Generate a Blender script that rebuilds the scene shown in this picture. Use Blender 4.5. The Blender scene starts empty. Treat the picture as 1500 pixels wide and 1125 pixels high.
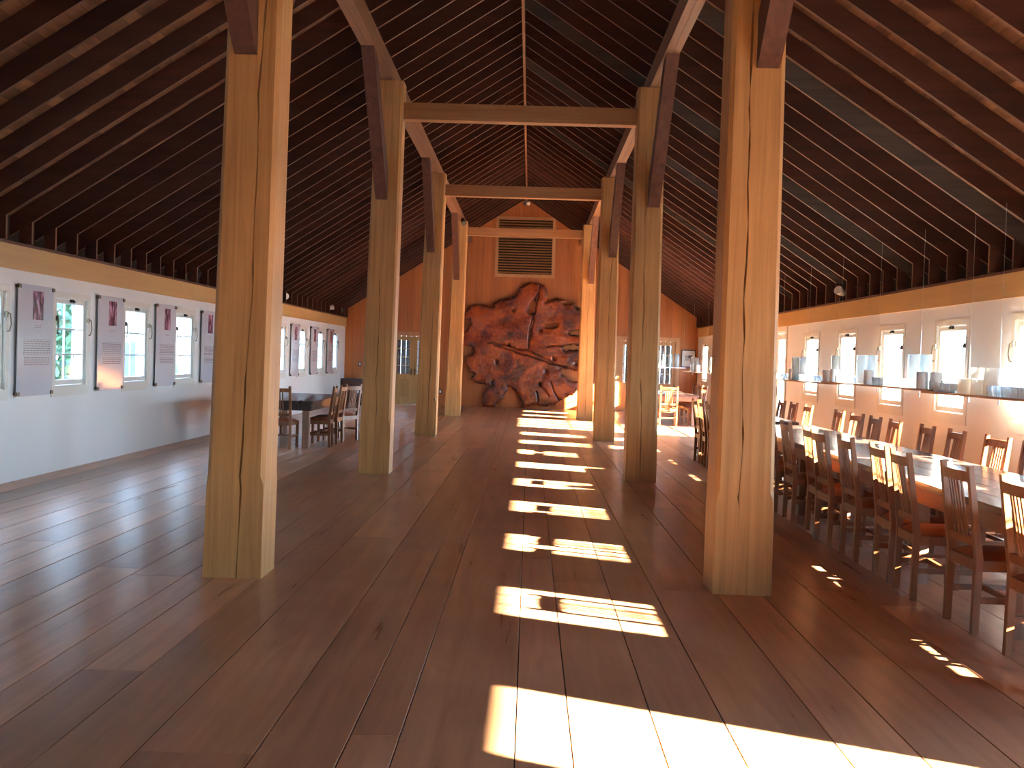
import bpy, math, random
import numpy as np
from mathutils import Vector, Matrix

random.seed(7)
np.random.seed(7)
scene = bpy.context.scene
COL = scene.collection

# ------------------------------------------------------------------ camera
F_PX, CAM_H, CAM_X, ROLL = 1600.0, 1.55, 0.24, 0.031
VPX, VPY = 776.0, 525.0
fw = Vector(((VPX - 750) / F_PX, (562.5 - VPY) / F_PX, -1.0)).normalized()
up = Vector((math.sin(ROLL), math.cos(ROLL), 0.0))
up = (up - fw * up.dot(fw)).normalized()
rt = fw.cross(up)
cam_data = bpy.data.cameras.new('camera')
cam_data.sensor_fit = 'HORIZONTAL'
cam_data.sensor_width = 36.0
cam_data.lens = F_PX / 1500.0 * 36.0
cam_data.clip_start = 0.05
cam_data.clip_end = 500
cam = bpy.data.objects.new('camera', cam_data)
COL.objects.link(cam)
m3 = Matrix((rt, fw, up))           # rows: world axes seen from the camera
cam.matrix_world = Matrix.Translation((CAM_X, 0.0, CAM_H)) @ m3.to_4x4()
scene.camera = cam

# ------------------------------------------------------------------ light
SUN_DIR = Vector((-1.0, 0.449, -0.385))
SUN_STRENGTH = 80.0
SKY_STRENGTH = 15.0
EXPOSURE = 2.0

world = bpy.data.worlds.new('sky')
scene.world = world
world.use_nodes = True
wn = world.node_tree
wn.nodes.clear()
w_out = wn.nodes.new('ShaderNodeOutputWorld')
w_bg = wn.nodes.new('ShaderNodeBackground')
w_tc = wn.nodes.new('ShaderNodeTexCoord')
w_sep = wn.nodes.new('ShaderNodeSeparateXYZ')
w_ramp = wn.nodes.new('ShaderNodeValToRGB')          # haze at the horizon, clear blue overhead
w_ramp.color_ramp.elements[0].position = 0.0
w_ramp.color_ramp.elements[0].color = (0.54, 0.78, 1.0, 1)
w_ramp.color_ramp.elements[1].position = 0.7
w_ramp.color_ramp.elements[1].color = (0.26, 0.47, 0.95, 1)
w_bg.inputs['Strength'].default_value = SKY_STRENGTH
wn.links.new(w_tc.outputs['Generated'], w_sep.inputs[0])
wn.links.new(w_sep.outputs['Z'], w_ramp.inputs['Fac'])
wn.links.new(w_ramp.outputs['Color'], w_bg.inputs['Color'])
wn.links.new(w_bg.outputs['Background'], w_out.inputs['Surface'])

sun_data = bpy.data.lights.new('sun', 'SUN')
sun_data.energy = SUN_STRENGTH
sun_data.angle = math.radians(0.6)
sun_data.color = (1.0, 0.91, 0.74)
sun = bpy.data.objects.new('sun', sun_data)
sun.rotation_euler = SUN_DIR.to_track_quat('-Z', 'Y').to_euler()
sun.location = (30, -13, 14)
COL.objects.link(sun)

vs = scene.view_settings
vs.view_transform = 'Standard'
vs.look = 'None'
vs.exposure = EXPOSURE
vs.gamma = 1.0
vs.use_curve_mapping = False
try:
    scene.cycles.max_bounces = 10
    scene.cycles.diffuse_bounces = 6
    scene.cycles.glossy_bounces = 4
    scene.cycles.transparent_max_bounces = 24
    scene.cycles.transmission_bounces = 6
    scene.cycles.caustics_reflective = False
    scene.cycles.caustics_refractive = False
    scene.cycles.sample_clamp_indirect = 8.0
    scene.cycles.use_denoising = True
except Exception:
    pass

# ------------------------------------------------------------------ hall dimensions
XL, XR = -5.50, 5.42          # inner wall faces
T = 0.15                      # wall thickness
Y0, YE = -6.0, 33.8           # back wall, end wall
APEX, SLOPE = 6.44, 0.653     # rafter underside
BAND_B, BAND_T = 2.36, 2.63   # frieze board on the walls


def under(x):
    return APEX - SLOPE * abs(x)


# ------------------------------------------------------------------ material helpers
MATS = {}


def new_mat(name):
    m = bpy.data.materials.new(name)
    m.use_nodes = True
    nt = m.node_tree
    b = nt.nodes['Principled BSDF']
    MATS[name] = m
    return m, nt, b


def plain(name, col, rough=0.5, metal=0.0, spec=0.5, noise=0.0, nscale=8.0):
    m, nt, b = new_mat(name)
    b.inputs['Roughness'].default_value = rough
    b.inputs['Metallic'].default_value = metal
    b.inputs['Specular IOR Level'].default_value = spec
    if noise > 0:
        tc = nt.nodes.new('ShaderNodeTexCoord')
        n = nt.nodes.new('ShaderNodeTexNoise')
        n.inputs['Scale'].default_value = nscale
        n.inputs['Detail'].default_value = 4
        mix = nt.nodes.new('ShaderNodeMixRGB')
        mix.inputs['Color1'].default_value = (*[c * (1 - noise) for c in col], 1)
        mix.inputs['Color2'].default_value = (*[min(1, c * (1 + noise)) for c in col], 1)
        nt.links.new(tc.outputs['Object'], n.inputs['Vector'])
        nt.links.new(n.outputs['Fac'], mix.inputs['Fac'])
        nt.links.new(mix.outputs['Color'], b.inputs['Base Color'])
    else:
        b.inputs['Base Color'].default_value = (*col, 1)
    return m


def wood(name, c1, c2, axis='Y', grain=14.0, stretch=0.05, rough=0.4, var=0.25, spec=0.5,
         knots=0.0, knot_col=(0.05, 0.03, 0.02), bump=0.05, hue_var=0.0, rough_var=0.1, blotch=0.0):
    """wood grain stretched along one local axis, each object with its own shade and offset"""
    m, nt, b = new_mat(name)
    N, L = nt.nodes.new, nt.links.new
    tc = N('ShaderNodeTexCoord')
    oi = N('ShaderNodeObjectInfo')
    off = N('ShaderNodeVectorMath'); off.operation = 'SCALE'
    comb = N('ShaderNodeCombineXYZ')
    L(oi.outputs['Random'], comb.inputs[0]); L(oi.outputs['Random'], comb.inputs[1]); L(oi.outputs['Random'], comb.inputs[2])
    L(comb.outputs[0], off.inputs[0]); off.inputs['Scale'].default_value = 57.0
    add = N('ShaderNodeVectorMath'); add.operation = 'ADD'
    L(tc.outputs['Object'], add.inputs[0]); L(off.outputs[0], add.inputs[1])
    mp = N('ShaderNodeMapping')
    sc = [1.0, 1.0, 1.0]
    sc['XYZ'.index(axis)] = stretch
    mp.inputs['Scale'].default_value = sc
    L(add.outputs[0], mp.inputs['Vector'])
    n1 = N('ShaderNodeTexNoise'); n1.inputs['Scale'].default_value = grain
    n1.inputs['Detail'].default_value = 7; n1.inputs['Roughness'].default_value = 0.62
    n1.inputs['Distortion'].default_value = 0.6
    L(mp.outputs[0], n1.inputs['Vector'])
    ramp = N('ShaderNodeValToRGB')
    ramp.color_ramp.elements[0].position = 0.34; ramp.color_ramp.elements[0].color = (*c2, 1)
    ramp.color_ramp.elements[1].position = 0.68; ramp.color_ramp.elements[1].color = (*c1, 1)
    L(n1.outputs['Fac'], ramp.inputs['Fac'])
    col = ramp.outputs['Color']
    if knots > 0:
        vo = N('ShaderNodeTexVoronoi'); vo.inputs['Scale'].default_value = 1.6
        mp2 = N('ShaderNodeMapping')
        s2 = [1.0, 1.0, 1.0]; s2['XYZ'.index(axis)] = 0.42
        mp2.inputs['Scale'].default_value = s2
        L(add.outputs[0], mp2.inputs['Vector']); L(mp2.outputs[0], vo.inputs['Vector'])
        kr = N('ShaderNodeValToRGB')
        kr.color_ramp.elements[0].position = 0.02 * knots; kr.color_ramp.elements[0].color = (1, 1, 1, 1)
        kr.color_ramp.elements[1].position = 0.06 * knots; kr.color_ramp.elements[1].color = (0, 0, 0, 1)
        L(vo.outputs['Distance'], kr.inputs['Fac'])
        km = N('ShaderNodeMixRGB'); km.inputs['Color2'].default_value = (*knot_col, 1)
        L(kr.outputs['Color'], km.inputs['Fac']); L(col, km.inputs['Color1'])
        col = km.outputs['Color']
    if blotch > 0:
        nb = N('ShaderNodeTexNoise'); nb.inputs['Scale'].default_value = 1.3; nb.inputs['Detail'].default_value = 3
        L(add.outputs[0], nb.inputs['Vector'])
        br = N('ShaderNodeMapRange')
        br.inputs['From Min'].default_value = 0.3; br.inputs['From Max'].default_value = 0.7
        br.inputs['To Min'].default_value = 1 - blotch; br.inputs['To Max'].default_value = 1 + blotch
        L(nb.outputs['Fac'], br.inputs['Value'])
        bm_ = N('ShaderNodeVectorMath'); bm_.operation = 'SCALE'
        L(col, bm_.inputs[0]); L(br.outputs[0], bm_.inputs['Scale'])
        col = bm_.outputs[0]
    hs = N('ShaderNodeHueSaturation')
    mr = N('ShaderNodeMapRange')
    mr.inputs['To Min'].default_value = 1 - var; mr.inputs['To Max'].default_value = 1 + var
    L(oi.outputs['Random'], mr.inputs['Value']); L(mr.outputs[0], hs.inputs['Value'])
    if hue_var:
        mh = N('ShaderNodeMapRange')
        mh.inputs['To Min'].default_value = 0.5 - hue_var; mh.inputs['To Max'].default_value = 0.5 + hue_var
        wn_ = N('ShaderNodeTexWhiteNoise'); wn_.noise_dimensions = '1D'
        L(oi.outputs['Random'], wn_.inputs['W']); L(wn_.outputs['Value'], mh.inputs['Value'])
        L(mh.outputs[0], hs.inputs['Hue'])
    L(col, hs.inputs['Color'])
    L(hs.outputs['Color'], b.inputs['Base Color'])
    rr = N('ShaderNodeMapRange')
    rr.inputs['To Min'].default_value = max(0.02, rough - rough_var); rr.inputs['To Max'].default_value = min(1, rough + rough_var)
    L(n1.outputs['Fac'], rr.inputs['Value']); L(rr.outputs[0], b.inputs['Roughness'])
    b.inputs['Specular IOR Level'].default_value = spec
    if bump > 0:
        bp = N('ShaderNodeBump'); bp.inputs['Strength'].default_value = bump; bp.inputs['Distance'].default_value = 0.01
        L(n1.outputs['Fac'], bp.inputs['Height']); L(bp.outputs[0], b.inputs['Normal'])
    return m


def glass(name, tint=(1, 1, 1), gloss=0.06, milk=0.0, milk_col=(0.9, 0.92, 0.93), through=0.4):
    """thin pane: mostly see-through, a facing-dependent sheen and, if wanted, a milky body"""
    m = bpy.data.materials.new(name); m.use_nodes = True; MATS[name] = m
    nt = m.node_tree; nt.nodes.clear()
    N, L = nt.nodes.new, nt.links.new
    o = N('ShaderNodeOutputMaterial')
    t = N('ShaderNodeBsdfTransparent'); t.inputs['Color'].default_value = (*tint, 1)
    body = t.outputs[0]
    if milk > 0:
        d = N('ShaderNodeBsdfDiffuse'); d.inputs['Color'].default_value = (*milk_col, 1)
        tl = N('ShaderNodeBsdfTranslucent'); tl.inputs['Color'].default_value = (*milk_col, 1)
        ms = N('ShaderNodeMixShader'); ms.inputs[0].default_value = through
        L(d.outputs[0], ms.inputs[1]); L(tl.outputs[0], ms.inputs[2])
        m2 = N('ShaderNodeMixShader'); m2.inputs[0].default_value = milk
        L(t.outputs[0], m2.inputs[1]); L(ms.outputs[0], m2.inputs[2])
        body = m2.outputs[0]
    g = N('ShaderNodeBsdfGlossy'); g.inputs['Roughness'].default_value = 0.03
    lw = N('ShaderNodeLayerWeight'); lw.inputs['Blend'].default_value = 0.25
    mr = N('ShaderNodeMapRange'); mr.inputs['To Min'].default_value = gloss; mr.inputs['To Max'].default_value = 0.7
    L(lw.outputs['Facing'], mr.inputs['Value'])
    pw = N('ShaderNodeMath'); pw.operation = 'POWER'; pw.inputs[1].default_value = 2.0
    L(mr.outputs[0], pw.inputs[0])
    mx = N('ShaderNodeMixShader')
    L(pw.outputs[0], mx.inputs[0]); L(body, mx.inputs[1]); L(g.outputs[0], mx.inputs[2])
    L(mx.outputs[0], o.inputs['Surface'])
    return m


# ------------------------------------------------------------------ materials
M_floor = wood('floor_maple', (0.58, 0.285, 0.150), (0.40, 0.19, 0.098), 'Y', 10, 0.06, 0.285, 0.22, 0.13,
               knots=0.8, knot_col=(0.07, 0.04, 0.025), bump=0.008, hue_var=0.0015, rough_var=0.03, blotch=0.12)
M_post = wood('post_oak', (0.53, 0.270, 0.092), (0.37, 0.175, 0.056), 'Z', 22, 0.035, 0.55, 0.07, 0.35,
              knots=0.55, knot_col=(0.13, 0.07, 0.03), bump=0.12, blotch=0.12)
M_tie = wood('tie_fir', (0.38, 0.18, 0.07), (0.27, 0.12, 0.045), 'X', 16, 0.05, 0.55, 0.06, 0.35, knots=0.5, bump=0.1)
M_brace = wood('brace_redwood', (0.125, 0.046, 0.026), (0.07, 0.026, 0.015), 'Z', 14, 0.06, 0.6, 0.10, 0.3, bump=0.15)
M_purlin = wood('purlin_fir', (0.26, 0.118, 0.05), (0.17, 0.072, 0.031), 'Y', 14, 0.05, 0.6, 0.05, 0.3, bump=0.12)
M_rafter = wood('rafter_redwood', (0.078, 0.024, 0.013), (0.040, 0.0125, 0.0075), 'X', 10, 0.06, 0.62, 0.28, 0.3, bump=0.12, hue_var=0.002)
M_rafter_lit_edge = wood('rafter_lit_edge', (0.17, 0.082, 0.040), (0.11, 0.050, 0.024), 'X', 10, 0.06, 0.55, 0.2, 0.3, bump=0.05)  # paler than the rafter sides, paints in light from below
M_rafter_grey = wood('rafter_weathered', (0.11, 0.088, 0.072), (0.058, 0.046, 0.039), 'X', 8, 0.08, 0.7, 0.10, 0.3, bump=0.15)
M_board = wood('roof_board_fir', (0.25, 0.115, 0.05), (0.14, 0.06, 0.027), 'Y', 12, 0.06, 0.65, 0.30, 0.3, bump=0.1, hue_var=0.002, blotch=0.35)
M_frieze = wood('frieze_maple', (0.62, 0.38, 0.14), (0.53, 0.31, 0.11), 'Y', 9, 0.04, 0.34, 0.05, 0.5, bump=0.03)
M_endboard = wood('end_wall_redwood', (0.50, 0.165, 0.045), (0.40, 0.122, 0.031), 'Z', 12, 0.04, 0.45, 0.13, 0.4, bump=0.05, hue_var=0.002)
M_chair = wood('chair_oak', (0.28, 0.105, 0.036), (0.165, 0.056, 0.020), 'Z', 18, 0.06, 0.35, 0.15, 0.5, bump=0.05)
M_tabletop = wood('table_walnut', (0.17, 0.092, 0.065), (0.10, 0.052, 0.04), 'Y', 12, 0.05, 0.24, 0.10, 0.5, bump=0.03)
M_apron = wood('table_apron', (0.34, 0.13, 0.055), (0.22, 0.078, 0.035), 'Y', 12, 0.05, 0.35, 0.05, 0.5, bump=0.03)
M_tleg = wood('table_leg', (0.36, 0.22, 0.15), (0.26, 0.15, 0.10), 'Z', 12, 0.05, 0.45, 0.06, 0.4, bump=0.03)
M_darkwood = wood('dark_walnut', (0.055, 0.03, 0.022), (0.03, 0.017, 0.013), 'Y', 12, 0.05, 0.3, 0.06, 0.5, bump=0.03)
M_doorwood = wood('door_fir', (0.50, 0.29, 0.10), (0.38, 0.20, 0.07), 'Z', 12, 0.05, 0.45, 0.06, 0.4, bump=0.04)
M_casing = wood('casing_fir', (0.55, 0.28, 0.12), (0.45, 0.22, 0.09), 'Z', 12, 0.05, 0.45, 0.04, 0.4, bump=0.03)
M_shelf = wood('shelf_fir', (0.40, 0.21, 0.10), (0.28, 0.14, 0.065), 'Y', 12, 0.05, 0.5, 0.1, 0.4, bump=0.03)
M_leather = plain('seat_leather', (0.36, 0.085, 0.028), 0.36, 0, 0.5, 0.2, 14)
M_white = plain('wall_paint', (0.77, 0.765, 0.74), 0.38, 0, 0.4, 0.02, 1.5)
M_sash = plain('sash_paint', (0.70, 0.66, 0.58), 0.4, 0, 0.5, 0.03, 4)
M_brass = plain('aged_brass', (0.14, 0.10, 0.06), 0.4, 0.8)
M_iron = plain('black_iron', (0.02, 0.018, 0.017), 0.5, 0.3)
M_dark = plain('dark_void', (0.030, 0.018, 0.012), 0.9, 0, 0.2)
M_subfloor = plain('subfloor', (0.05, 0.028, 0.018), 0.9, 0, 0.2)
M_steel = plain('steel_wire', (0.6, 0.6, 0.58), 0.35, 0.9)
M_lampwhite = plain('lamp_white', (0.75, 0.74, 0.70), 0.4)
M_black = plain('black_plastic', (0.015, 0.015, 0.015), 0.45)
M_pane = glass('window_glass', (0.97, 0.99, 0.98), 0.12)
M_vase = glass('clear_vase', (0.93, 0.96, 0.95), 0.25, 0.30, (0.88, 0.90, 0.90))
M_frost = glass('frosted_vase', (0.9, 0.9, 0.88), 0.15, 0.88, (0.90, 0.87, 0.82), 0.18)
M_tumbler = glass('tumbler_glass', (0.92, 0.95, 0.95), 0.18, 0.45, (0.88, 0.90, 0.90))
M_paper = plain('paper_white', (0.80, 0.79, 0.76), 0.7)
M_ground = plain('dry_ground', (0.40, 0.39, 0.35), 0.9, 0, 0.2, 0.35, 0.6)
M_added_hill = plain('added_dark_hill', (0.034, 0.045, 0.052), 0.95, 0, 0.2, 0.4, 0.35)  # for the hill added to dim the sky, kept dark
M_shedpaint = plain('blue_siding', (0.040, 0.066, 0.080), 0.7, 0, 0.3, 0.04, 3)
M_foliage = plain('leaf_green', (0.035, 0.075, 0.02), 0.6, 0, 0.4, 0.5, 6)
M_bark = plain('tree_bark', (0.14, 0.085, 0.06), 0.9, 0, 0.2, 0.4, 5)


def poster_material():
    m, nt, b = new_mat('acrylic_panel')
    b.inputs['Base Color'].default_value = (0.62, 0.63, 0.68, 1)
    b.inputs['Roughness'].default_value = 0.10
    b.inputs['Specular IOR Level'].default_value = 0.6
    b.inputs['Coat Weight'].default_value = 0.12
    b.inputs['Coat Roughness'].default_value = 0.04
    return m


def print_material():
    m, nt, b = new_mat('purple_photo_print')
    N, L = nt.nodes.new, nt.links.new
    tc = N('ShaderNodeTexCoord'); oi = N('ShaderNodeObjectInfo')
    mp = N('ShaderNodeMapping'); mp.inputs['Scale'].default_value = (1, 9, 3.5)
    ad = N('ShaderNodeVectorMath'); ad.operation = 'ADD'
    cb = N('ShaderNodeCombineXYZ'); ml = N('ShaderNodeMath'); ml.operation = 'MULTIPLY'; ml.inputs[1].default_value = 31
    L(oi.outputs['Random'], ml.inputs[0]); L(ml.outputs[0], cb.inputs[1]); L(ml.outputs[0], cb.inputs[2])
    L(tc.outputs['Object'], ad.inputs[0]); L(cb.outputs[0], ad.inputs[1]); L(ad.outputs[0], mp.inputs['Vector'])
    n = N('ShaderNodeTexNoise'); n.inputs['Scale'].default_value = 1.6; n.inputs['Detail'].default_value = 5
    L(mp.outputs[0], n.inputs['Vector'])
    r = N('ShaderNodeValToRGB')
    r.color_ramp.elements[0].position = 0.40; r.color_ramp.elements[0].color = (0.028, 0.006, 0.018, 1)
    r.color_ramp.elements[1].position = 0.62; r.color_ramp.elements[1].color = (0.55, 0.30, 0.42, 1)
    e = r.color_ramp.elements.new(0.5); e.color = (0.20, 0.055, 0.11, 1)
    L(n.outputs['Fac'], r.inputs['Fac']); L(r.outputs[0], b.inputs['Base Color'])
    b.inputs['Roughness'].default_value = 0.25
    return m


def text_material():
    """rows of tiny grey print, too small to read"""
    m, nt, b = new_mat('tiny_text_print')
    N, L = nt.nodes.new, nt.links.new
    tc = N('ShaderNodeTexCoord'); sp = N('ShaderNodeSeparateXYZ'); cb = N('ShaderNodeCombineXYZ')
    L(tc.outputs['Object'], sp.inputs[0]); L(sp.outputs[1], cb.inputs[0]); L(sp.outputs[2], cb.inputs[1])
    br = N('ShaderNodeTexBrick')
    br.inputs['Scale'].default_value = 1.0
    br.inputs['Color1'].default_value = (0.16, 0.14, 0.17, 1); br.inputs['Color2'].default_value = (0.24, 0.21, 0.25, 1)
    br.inputs['Mortar'].default_value = (0.60, 0.60, 0.63, 1)
    br.inputs['Mortar Size'].default_value = 0.0085
    br.inputs['Brick Width'].default_value = 0.085; br.inputs['Row Height'].default_value = 0.026
    br.offset = 0.37; br.squash = 0.7; br.squash_frequency = 3
    L(cb.outputs[0], br.inputs['Vector']); L(br.outputs['Color'], b.inputs['Base Color'])
    b.inputs['Roughness'].default_value = 0.15
    return m


M_poster, M_print, M_text = poster_material(), print_material(), text_material()


def burl_material():
    m, nt, b = new_mat('burl_redwood')
    N, L = nt.nodes.new, nt.links.new
    tc = N('ShaderNodeTexCoord')
    n1 = N('ShaderNodeTexNoise'); n1.inputs['Scale'].default_value = 1.1; n1.inputs['Detail'].default_value = 9
    n1.inputs['Distortion'].default_value = 1.2
    n2 = N('ShaderNodeTexNoise'); n2.inputs['Scale'].default_value = 9; n2.inputs['Detail'].default_value = 6
    n2.inputs['Distortion'].default_value = 1.5
    L(tc.outputs['Object'], n1.inputs['Vector']); L(tc.outputs['Object'], n2.inputs['Vector'])
    ad = N('ShaderNodeMath'); ad.operation = 'MULTIPLY_ADD'; ad.inputs[1].default_value = 0.42
    L(n2.outputs['Fac'], ad.inputs[0]); L(n1.outputs['Fac'], ad.inputs[2])
    r = N('ShaderNodeValToRGB')
    r.color_ramp.elements[0].position = 0.54; r.color_ramp.elements[0].color = (0.055, 0.012, 0.005, 1)
    r.color_ramp.elements[1].position = 0.86; r.color_ramp.elements[1].color = (0.42, 0.088, 0.015, 1)
    e = r.color_ramp.elements.new(0.70); e.color = (0.21, 0.038, 0.010, 1)
    L(ad.outputs[0], r.inputs['Fac'])
    at = N('ShaderNodeAttribute'); at.attribute_name = 'bark'
    mx = N('ShaderNodeMixRGB'); mx.inputs['Color2'].default_value = (0.030, 0.016, 0.012, 1)
    L(at.outputs['Fac'], mx.inputs['Fac']); L(r.outputs[0], mx.inputs['Color1'])
    L(mx.outputs[0], b.inputs['Base Color'])
    rr = N('ShaderNodeMapRange'); rr.inputs['To Min'].default_value = 0.26; rr.inputs['To Max'].default_value = 0.8
    L(at.outputs['Fac'], rr.inputs['Value']); L(rr.outputs[0], b.inputs['Roughness'])
    bp = N('ShaderNodeBump'); bp.inputs['Strength'].default_value = 0.25; bp.inputs['Distance'].default_value = 0.03
    L(ad.outputs[0], bp.inputs['Height']); L(bp.outputs[0], b.inputs['Normal'])
    return m


M_burl = burl_material()


# ------------------------------------------------------------------ geometry helpers
class MB:
    def __init__(self):
        self.v, self.f = [], []

    def box(self, x0, x1, y0, y1, z0, z1):
        b = len(self.v)
        self.v += [(x0, y0, z0), (x1, y0, z0), (x1, y1, z0), (x0, y1, z0),
                   (x0, y0, z1), (x1, y0, z1), (x1, y1, z1), (x0, y1, z1)]
        self.f += [(b, b + 3, b + 2, b + 1), (b + 4, b + 5, b + 6, b + 7), (b, b + 1, b + 5, b + 4),
                   (b + 1, b + 2, b + 6, b + 5), (b + 2, b + 3, b + 7, b + 6), (b + 3, b, b + 4, b + 7)]
        return self

    def cbox(self, x0, x1, y0, y1, z0, z1, c=0.004):
        """box with the edges of its top softened by a small chamfer"""
        b = len(self.v)
        self.v += [(x0, y0, z0), (x1, y0, z0), (x1, y1, z0), (x0, y1, z0),
                   (x0, y0, z1 - c), (x1, y0, z1 - c), (x1, y1, z1 - c), (x0, y1, z1 - c),
                   (x0 + c, y0 + c, z1), (x1 - c, y0 + c, z1), (x1 - c, y1 - c, z1), (x0 + c, y1 - c, z1)]
        self.f += [(b, b + 3, b + 2, b + 1), (b + 8, b + 9, b + 10, b + 11)]
        for k in range(4):
            n = (k + 1) % 4
            self.f += [(b + k, b + n, b + 4 + n, b + 4 + k), (b + 4 + k, b + 4 + n, b + 8 + n, b + 8 + k)]
        return self

    def prism(self, poly, axis, a0, a1):
        """2D polygon extruded along one axis; poly in the other two axes, in order"""
        n = len(poly); b = len(self.v)
        for a in (a0, a1):
            for p, q in poly:
                self.v.append({'X': (a, p, q), 'Y': (p, a, q), 'Z': (p, q, a)}[axis])
        self.f.append(tuple(range(b, b + n))); self.f.append(tuple(range(b + 2 * n - 1, b + n - 1, -1)))
        for k in range(n):
            j = (k + 1) % n
            self.f.append((b + k, b + n + k, b + n + j, b + j))
        return self

    def beam(self, p0, p1, w, h, side=(1, 0, 0)):
        """rectangular bar from p0 to p1, w across 'side', h across the other way"""
        p0, p1, s = Vector(p0), Vector(p1), Vector(side)
        d = (p1 - p0).normalized()
        s = (s - d * s.dot(d)).normalized(); u = d.cross(s)
        b = len(self.v)
        for p in (p0, p1):
            for a, c in ((-1, -1), (1, -1), (1, 1), (-1, 1)):
                self.v.append(tuple(p + s * (a * w / 2) + u * (c * h / 2)))
        self.f += [(b, b + 1, b + 2, b + 3), (b + 7, b + 6, b + 5, b + 4)]
        for k in range(4):
            j = (k + 1) % 4
            self.f.append((b + k, b + 4 + k, b + 4 + j, b + j))
        return self

    def tube(self, p0, p1, r0, r1=None, n=10, caps=True):
        p0, p1 = Vector(p0), Vector(p1); r1 = r0 if r1 is None else r1
        d = (p1 - p0).normalized()
        s = d.orthogonal().normalized(); u = d.cross(s)
        b = len(self.v)
        for p, r in ((p0, r0), (p1, r1)):
            for k in range(n):
                a = 2 * math.pi * k / n
                self.v.append(tuple(p + s * (r * math.cos(a)) + u * (r * math.sin(a))))
        for k in range(n):
            j = (k + 1) % n
            self.f.append((b + k, b + j, b + n + j, b + n + k))
        if caps:
            self.f += [tuple(range(b + n - 1, b - 1, -1)), tuple(range(b + n, b + 2 * n))]
        return self

    def path(self, pts, r, n=6):
        for a, c in zip(pts[:-1], pts[1:]):
            self.tube(a, c, r, r, n)
        return self

    def lathe(self, prof, n=14):
        b = len(self.v)
        for r, z in prof:
            for k in range(n):
                a = 2 * math.pi * k / n
                self.v.append((r * math.cos(a), r * math.sin(a), z))
        for i in range(len(prof) - 1):
            for k in range(n):
                j = (k + 1) % n
                self.f.append((b + i * n + k, b + i * n + j, b + (i + 1) * n + j, b + (i + 1) * n + k))
        return self

    def mesh(self, name, mat, smooth=False):
        me = bpy.data.meshes.new(name)
        me.from_pydata(self.v, [], self.f)
        me.materials.append(mat)
        if smooth:
            me.polygons.foreach_set('use_smooth', [True] * len(me.polygons))
        me.update()
        return me

    def build(self, name, mat, parent=None, loc=(0, 0, 0), smooth=False, recalc=True):
        me = self.mesh(name, mat, smooth)
        return link(name, me, parent, loc)


def link(name, me, parent=None, loc=(0, 0, 0), rot=None):
    o = bpy.data.objects.new(name, me)
    COL.objects.link(o)
    o.location = loc
    if rot is not None:
        o.rotation_euler = rot
    if parent is not None:
        o.parent = parent
    return o


def tag(o, label=None, cat=None, group=None, kind=None):
    if label: o['label'] = label
    if cat: o['category'] = cat
    if group: o['group'] = group
    if kind: o['kind'] = kind
    return o


def empty(name, loc=(0, 0, 0), rz=0.0):
    o = bpy.data.objects.new(name, None)
    COL.objects.link(o)
    o.location = loc
    o.rotation_euler = (0, 0, rz)
    o.empty_display_size = 0.1
    return o


def copy_tree(o, parent=None):
    c = o.copy()
    COL.objects.link(c)
    c.parent = parent
    for ch in list(o.children):
        copy_tree(ch, c)
    return c


def ordinal(n):
    return ['first', 'second', 'third', 'fourth', 'fifth', 'sixth', 'seventh', 'eighth', 'ninth', 'tenth', 'eleventh', 'twelfth'][n]


# ------------------------------------------------------------------ openings
WIN_Z0, WIN_Z1, WIN_W = 1.03, 2.12, 0.93       # rough opening in the walls
left_win = [6.40, 8.67, 10.91, 13.11, 15.37, 17.60, 19.86, 22.2, 24.6, 26.95, 29.3, 31.5]
right_win = [4.11, 6.35, 8.59, 10.83, 13.07, 15.27, 17.48, 19.72, 27.0, 29.2, 31.9]
right_door = [(1.70, 2.87, 2.21), (22.2, 26.0, 2.26)]      # glazed doors to the sunny side
end_door = [(-4.02, -2.72, 2.16), (2.98, 4.76, 2.22)]
back_door = [(-0.5, 0.5, 2.1)]


def wall_along_y(name, x_in, x_out, wins, doors, label):
    mb = MB()
    op = sorted([(y, y + WIN_W, WIN_Z0, WIN_Z1) for y in wins] + [(a, b, 0.0, t) for a, b, t in doors])
    xa, xb = min(x_in, x_out), max(x_in, x_out)
    y = Y0 - T
    for a, b, z0, z1 in op:
        mb.box(xa, xb, y, a, -0.3, BAND_T)
        if z0 > 0: mb.box(xa, xb, a, b, -0.3, z0)
        else: mb.box(xa, xb, a, b, -0.3, -0.02)
        mb.box(xa, xb, a, b, z1, BAND_T)
        y = b
    mb.box(xa, xb, y, YE + T, -0.3, BAND_T)
    return tag(mb.build(name, M_white), label, 'wall', kind='structure')


wall_along_y('wall_left', XL, XL - T, left_win, [], 'white painted wall with small windows and hanging panels')
wall_along_y('wall_right', XR, XR + T, right_win, right_door, 'sunny white wall with windows behind the glass shelf')

# end wall (gable) and back wall
def gable(name, y0, y1, doors, label, mat):
    mb = MB()
    xs = [XL - T] + [v for a, b, _ in doors for v in (a, b)] + [XR + T]
    top = lambda x: APEX + 0.30 - SLOPE * abs(x)
    for i in range(len(xs) - 1):
        a, b = xs[i], xs[i + 1]
        z0 = -0.3 if i % 2 == 0 else doors[i // 2][2]
        poly = [(a, z0), (b, z0), (b, top(b))]
        if a < 0 < b: poly.append((0, top(0)))
        poly.append((a, top(a)))
        mb.prism(poly, 'Y', y0, y1)
    return tag(mb.build(name, mat), label, 'wall', kind='structure')


end_wall = gable('wall_end', YE + 0.022, YE + T, end_door, 'far gable wall of vertical reddish wood boards', M_dark)
back_wall = gable('wall_back', Y0 - T, Y0, back_door, 'rear gable wall behind the viewer with a glazed door', M_white)

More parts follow.
